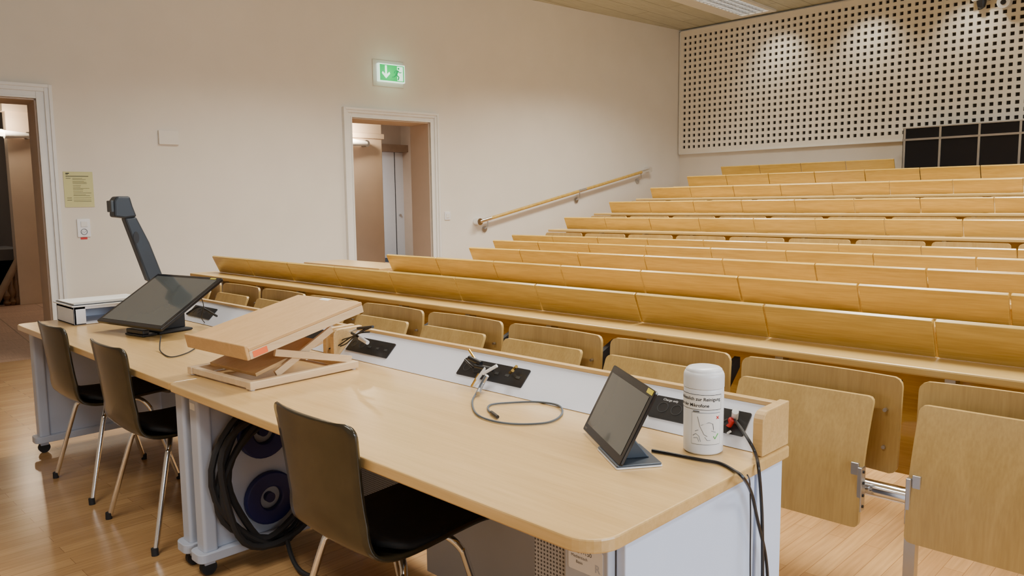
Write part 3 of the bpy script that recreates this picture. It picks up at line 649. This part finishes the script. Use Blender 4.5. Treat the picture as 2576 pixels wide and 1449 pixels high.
# small touch panel
pl=V((-1.335,1.633,ZD)); pr_=V((-1.075,1.452,ZD)); ux=(pr_-pl).normalized(); bk=V((-ux.y,ux.x,0)); wdt=(pr_-pl).length
tp=thing('control_tablet','small black desk touch panel on an angled foot beside the wipes tub','tablet',(-1.15,1.58,ZD))
upv=(bk*.09+V((0,0,.175))).normalized(); Mt=frame(pl.lerp(pr_,.5)+V((0,0,.010)),ux,upv)
hh=.20
b=B(); prm(b,Mt,rrect(-wdt/2,wdt/2,0,hh,.006,3),-.009,0); obj('housing',b,'bezel',tp,bevel=.002)
b=B(); prm(b,Mt,rrect(-wdt/2+.018,wdt/2-.018,.022,hh-.02,.001,2),.0003,.001); obj('screen',b,'screen',tp)
b=B(); mbox(b,Mt,wdt/2-.045,wdt/2-.008,hh-.014,hh-.002,.0003,.001); obj('yellow_sticker',b,'ysticker',tp)
b=B(); prm(b,Mt,rrect(-wdt/2+.03,wdt/2-.03,.03,hh-.03,.01,3),-.014,-.0091); obj('rear_cover',b,'black',tp,bevel=.003)
Mf=frame(pl.lerp(pr_,.5)+V((0,0,.001)),ux,bk)
b=B(); prm(b,Mf,rrect(.0,wdt/2-.002,-.005,.110,.004,3),.004,.009); obj('foot',b,'bluegrey',tp,bevel=.002)
b=B(); prm(b,Mf,rrect(-.0,wdt/2-.001,-.006,.111,.004,3),0,.0038); obj('silver_base',b,'whitepl',tp)
xn0,xn1=.03,wdt/2-.045
b=B(); A_=[Mf@V((xn0,)+p) for p in ((.03,.009),(.095,.009),(.06,.052),(.045,.072))]; B_=[Mf@V((xn1,)+p) for p in ((.03,.009),(.095,.009),(.06,.052),(.045,.072))]; pr(b,A_,B_); obj('neck',b,'bluegrey',tp,bevel=.003)
text('lettering','AMX',.008,Mt@Matrix.Translation((-wdt/2+.02,.010,.0004)),'steel',tp)
# wipes tub
cc=V((-1.008,1.722,ZD+.001)); wt=thing('wipes_tub','white cylindrical wipes tub with domed lid and printed label','tub',cc)
b=B(); lathe(b,[(.046,0),(.05,.004),(.0505,.155),(.0503,.166),(.0492,.168)],cc,48); obj('body',b,'whitepl',wt,smooth=True)
b=B(); lathe(b,[(.0492,.1682),(.0512,.1695),(.0512,.196),(.0505,.202),(.048,.208),(.046,.2095),(.045,.214),(.040,.218),(.030,.2205),(.01,.2215)],cc,48); obj('lid',b,'whitepl',wt,smooth=True)
ang=math.atan2(-cc.y,-cc.x)
def onT(R,z0): return lambda p: V((cc.x+R*math.cos(ang+p.x/.0505),cc.y+R*math.sin(ang+p.x/.0505),cc.z+z0+p.y))
def arcband(x0,x1,z0,z1,R,n=24):
    b=B(); A=[];Bt=[]
    for i in range(n+1):
        f=onT(R,0); A.append(b.verts.new(f(V((x0+(x1-x0)*i/n,z0,0))))); Bt.append(b.verts.new(f(V((x0+(x1-x0)*i/n,z1,0)))))
    for i in range(n): b.faces.new((A[i],A[i+1],Bt[i+1],Bt[i]))
    return b
obj('label_border',arcband(-.095,.050,.117,.156,.0509),'ink',wt)
obj('label_sheet',arcband(-.094,.0488,.1182,.1548,.0511),'paperw',wt)
def ttext(s,sz,xr,z):
    bm=textmesh(s,sz,'RIGHT',bold=.018); f=onT(.0514,z)
    for v in bm.verts: v.co=f(V((v.co.x+xr,v.co.y,0)))
    obj('lettering',bm,'ink',wt)
ttext('Ausschliesslich zur Reinigung',.0118,.045,.1440); ttext('von der Mikrofone',.0118,.014,.1280)
obj('picture_border',arcband(-.030,.046,.028,.110,.0508),'greyrub',wt); obj('picture_sheet',arcband(-.0292,.0452,.029,.109,.0511),'paperw',wt)
b=B()
def onl(pts,r=.00055): tube(b,[onT(.0516,0)(V((x,z,0))) for x,z in pts],r,5)
onl([(-.014,.100),(-.008,.075),(.002,.055),(.010,.050)]); onl([(-.006,.078),(.014,.086),(.024,.082),(.026,.066)]); onl([(-.026,.050),(-.018,.056),(-.010,.050),(-.006,.036)]); onl([(-.024,.044),(-.014,.046),(-.010,.036)]); onl([(.004,.048),(.010,.040),(.018,.040)]); onl([(-.020,.062),(-.012,.066)]); onl([(.020,.064),(.032,.060)])
obj('line_drawing',b,'greyrub',wt)
b=B(); onl([(.026,.05),(.030,.043),(.039,.056)],.0012); obj('green_tick',b,'linegreen',wt)
b=B(); onl([(.034,.101),(.041,.094)],.001); onl([(.041,.101),(.034,.094)],.001); obj('red_cross',b,'red',wt)
b=B(); onl([(-.026,.113),(-.010,.113)],.0012); obj('caption_bar',b,'ink',wt)
dn=V((0,.099,.099)).normalized(); Mx=frame((-1.19,1.838,ZD+.0515),(1,0,0),dn)
text('lettering','Charge only',.010,Mx@Matrix.Translation((.0,.026,.0045)),'paperw',tr)
def hz(px,py,z=.745):
    p=atz(px,py,z)
    if p.y>1.783:
        r=ray(px,py); a=ZD+.007-1.786*.97; t=(a-H)/(r.z-.97*r.y); p=CP+r*t
    return p
zt=ZD+.0045
def side(px,py): return atx(px,py,-.846)
pa=[aty(1846,1055,1.83),aty(1862,1075,1.79),atz(1885,1110,.78),atz(1900,1140,.752),side(1908,1175),side(1915,1260),side(1918,1350),side(1918,1500),side(1915,1700)]
cable('hanging_cable','black cable from the end socket plate hanging over the desk edge',pa,.0042,'black')
pa=[hz(1640,1133,zt),hz(1690,1142,zt),hz(1760,1156,zt),hz(1810,1165,zt),hz(1845,1183,zt),atz(1868,1200,.750),side(1890,1240),side(1906,1310),side(1926,1400),side(1932,1500),side(1932,1700)]
cable('tablet_cable','flat black cable from the touch panel running over the desk end',pa,.0042,'black')
cable('hanging_cable','thin black cable hanging straight down the pale end panel',[atz(1880,1195,.750),side(1886,1215),side(1888,1300),side(1887,1420),side(1888,1650)],.0018,'black')
ac=thing('adapter_cable','coiled dark grey adapter cable with plug lying on the near desk','cable',hz(1300,1060,zt))
pts=[aty(1222,945,1.76),atz(1200,985,.752),hz(1188,1012,zt),hz(1200,1042,zt),hz(1245,1060,zt),hz(1310,1067,zt),hz(1380,1062,zt),hz(1413,1042,zt),hz(1405,1020,zt),hz(1350,1011,zt),hz(1280,1013,zt),hz(1235,1018,zt),hz(1228,1030,zt),hz(1240,1042,zt)]
cable('cord',None,pts,.0032,'greyrub',parent=ac)
b=B(); tube(b,[hz(1236,1037,zt+.003),hz(1252,1049,zt+.003)],.0055,8); obj('plug',b,'black',ac,smooth=True)
b=B(); tube(b,cat([aty(1225,945,1.775),aty(1212,968,1.765),atz(1203,990,.752)]),[.0075]*17 ,10); obj('braided_sleeve',b,'steel',ac,smooth=True)
def plugs(name,label,spec,center):
    t=thing(name,label,'cable',center)
    for (a,c,r,mt,nm) in spec:
        b=B(); tube(b,[a,c],r,10); obj(nm,b,mt,t,smooth=True)
    return t
def sp(px,py,o=.03): return aty(px,py,1.838-o)
plugs('plug_cluster','cluster of black, white and gold plugs in the middle socket plate',[
 (sp(1180,880,.01),sp(1196,905,.02),.0045,'gold','plug'),(sp(1180,900),sp(1210,915),.009,'black','plug'),(sp(1195,920,.04),sp(1240,930,.02),.008,'black','plug'),
 (sp(1200,955,.05),sp(1222,925,.03),.006,'whitepl','plug'),(sp(1186,972,.06),sp(1205,940,.04),.004,'gold','plug'),(sp(1215,940,.04),sp(1250,920,.02),.006,'whitepl','plug'),
 (sp(1283,938,.01),sp(1290,932,.03),.0055,'gold','jack'),(sp(1293,928,.005),sp(1299,922,.02),.0055,'gold','jack'),(sp(1170,905,.02),sp(1190,925,.04),.004,'black','plug')],sp(1210,930))
t=plugs('plug_cluster','tangle of black cables with white plugs in the left socket plate',[
 (sp(905,850,.04),sp(925,862,.04),.009,'whitepl','plug'),(sp(885,838,.02),sp(915,855,.04),.006,'black','plug'),(sp(900,826,.02),sp(938,822,.03),.006,'black','plug'),(sp(880,835,.0),sp(905,825,.02),.004,'whitepl','plug')],sp(905,850))
for pts in ([sp(938,822,.03),sp(915,832,.04),sp(880,850,.03),sp(850,870,.05),sp(825,878,.06)],[sp(930,835,.02),sp(900,840,.04),sp(870,865,.04),sp(848,873,.04)],[sp(925,822,.02),sp(890,845,.04),sp(862,855,.03),sp(855,868,.02)]):
    b=B(); tube(b,cat(pts),.003); obj('cable',b,'black',t,smooth=True)
plugs('plug_cluster','white and red plugs behind the wipes tub at the desk end',[
 (sp(1848,1052,.0),sp(1850,1035,.02),.009,'whitepl','plug'),(sp(1832,1070,.02),sp(1842,1055,.02),.009,'red','plug'),(sp(1825,1065,.02),sp(1836,1060,.02),.010,'black','plug'),(sp(1830,1090,.03),sp(1838,1085,.03),.003,'whitepl','plug')],sp(1840,1060))
# ================= lights =================
def area(name,loc,rot,sx,sy,e,col,spread=180):
    l=bpy.data.lights.new(name,'AREA'); l.shape='RECTANGLE'; l.size=sx; l.size_y=sy; l.energy=e; l.color=col; l.spread=math.radians(spread)
    o=bpy.data.objects.new(name,l); C.objects.link(o); o.location=loc; o.rotation_euler=rot; return o
warm=(1,.945,.83)
for x in (-5.0,-2.0,1.5):
    for y in (3.9,7.6): area('ceiling_light',(x,y,ZC-.06),(0,0,0),.6,2.6,135,warm,128)
area('ceiling_light',(-1.5,-.6,ZC-.06),(0,0,0),2.6,.6,65,(1,.95,.86),110)
area('window_light',(XR-.1,2,2.1),(0,math.radians(68),0),2.0,7,310,(.74,.87,1),125)
area('hall_fill',(-13.5,8,ZC-.1),(0,0,0),2,2,190,(1,.92,.80))  # added fill that brightens the hall, not a fixture of the building
area('hall_fill',(-12.6,1.5,ZC-.1),(0,0,0),1,1,14,(1,.85,.68))  # weak fill added to lift the stair railing, no lamp here
area('hall_fill',(-14.6,10.2,2.6),(0,math.radians(60),math.radians(35)),1.2,1.2,80,(.95,.97,1))  # extra fill aimed at the white hall door to make it pale
for x in (-5.25,-4.0,-2.75,-1.5):
    l=bpy.data.lights.new('spot','SPOT'); l.energy=32; l.color=(1,.92,.75); l.spot_size=math.radians(95); l.spot_blend=1; l.shadow_soft_size=.05
    o=bpy.data.objects.new('spot_light',l); C.objects.link(o); o.location=(x,YB-.55,ZC-.05); o.rotation_euler=V((0,.33,-1)).to_track_quat('-Z','Y').to_euler()
w=bpy.data.worlds.new('world'); S.world=w; w.use_nodes=True; w.node_tree.nodes['Background'].inputs[0].default_value=(.6,.65,.75,1); w.node_tree.nodes['Background'].inputs[1].default_value=.1
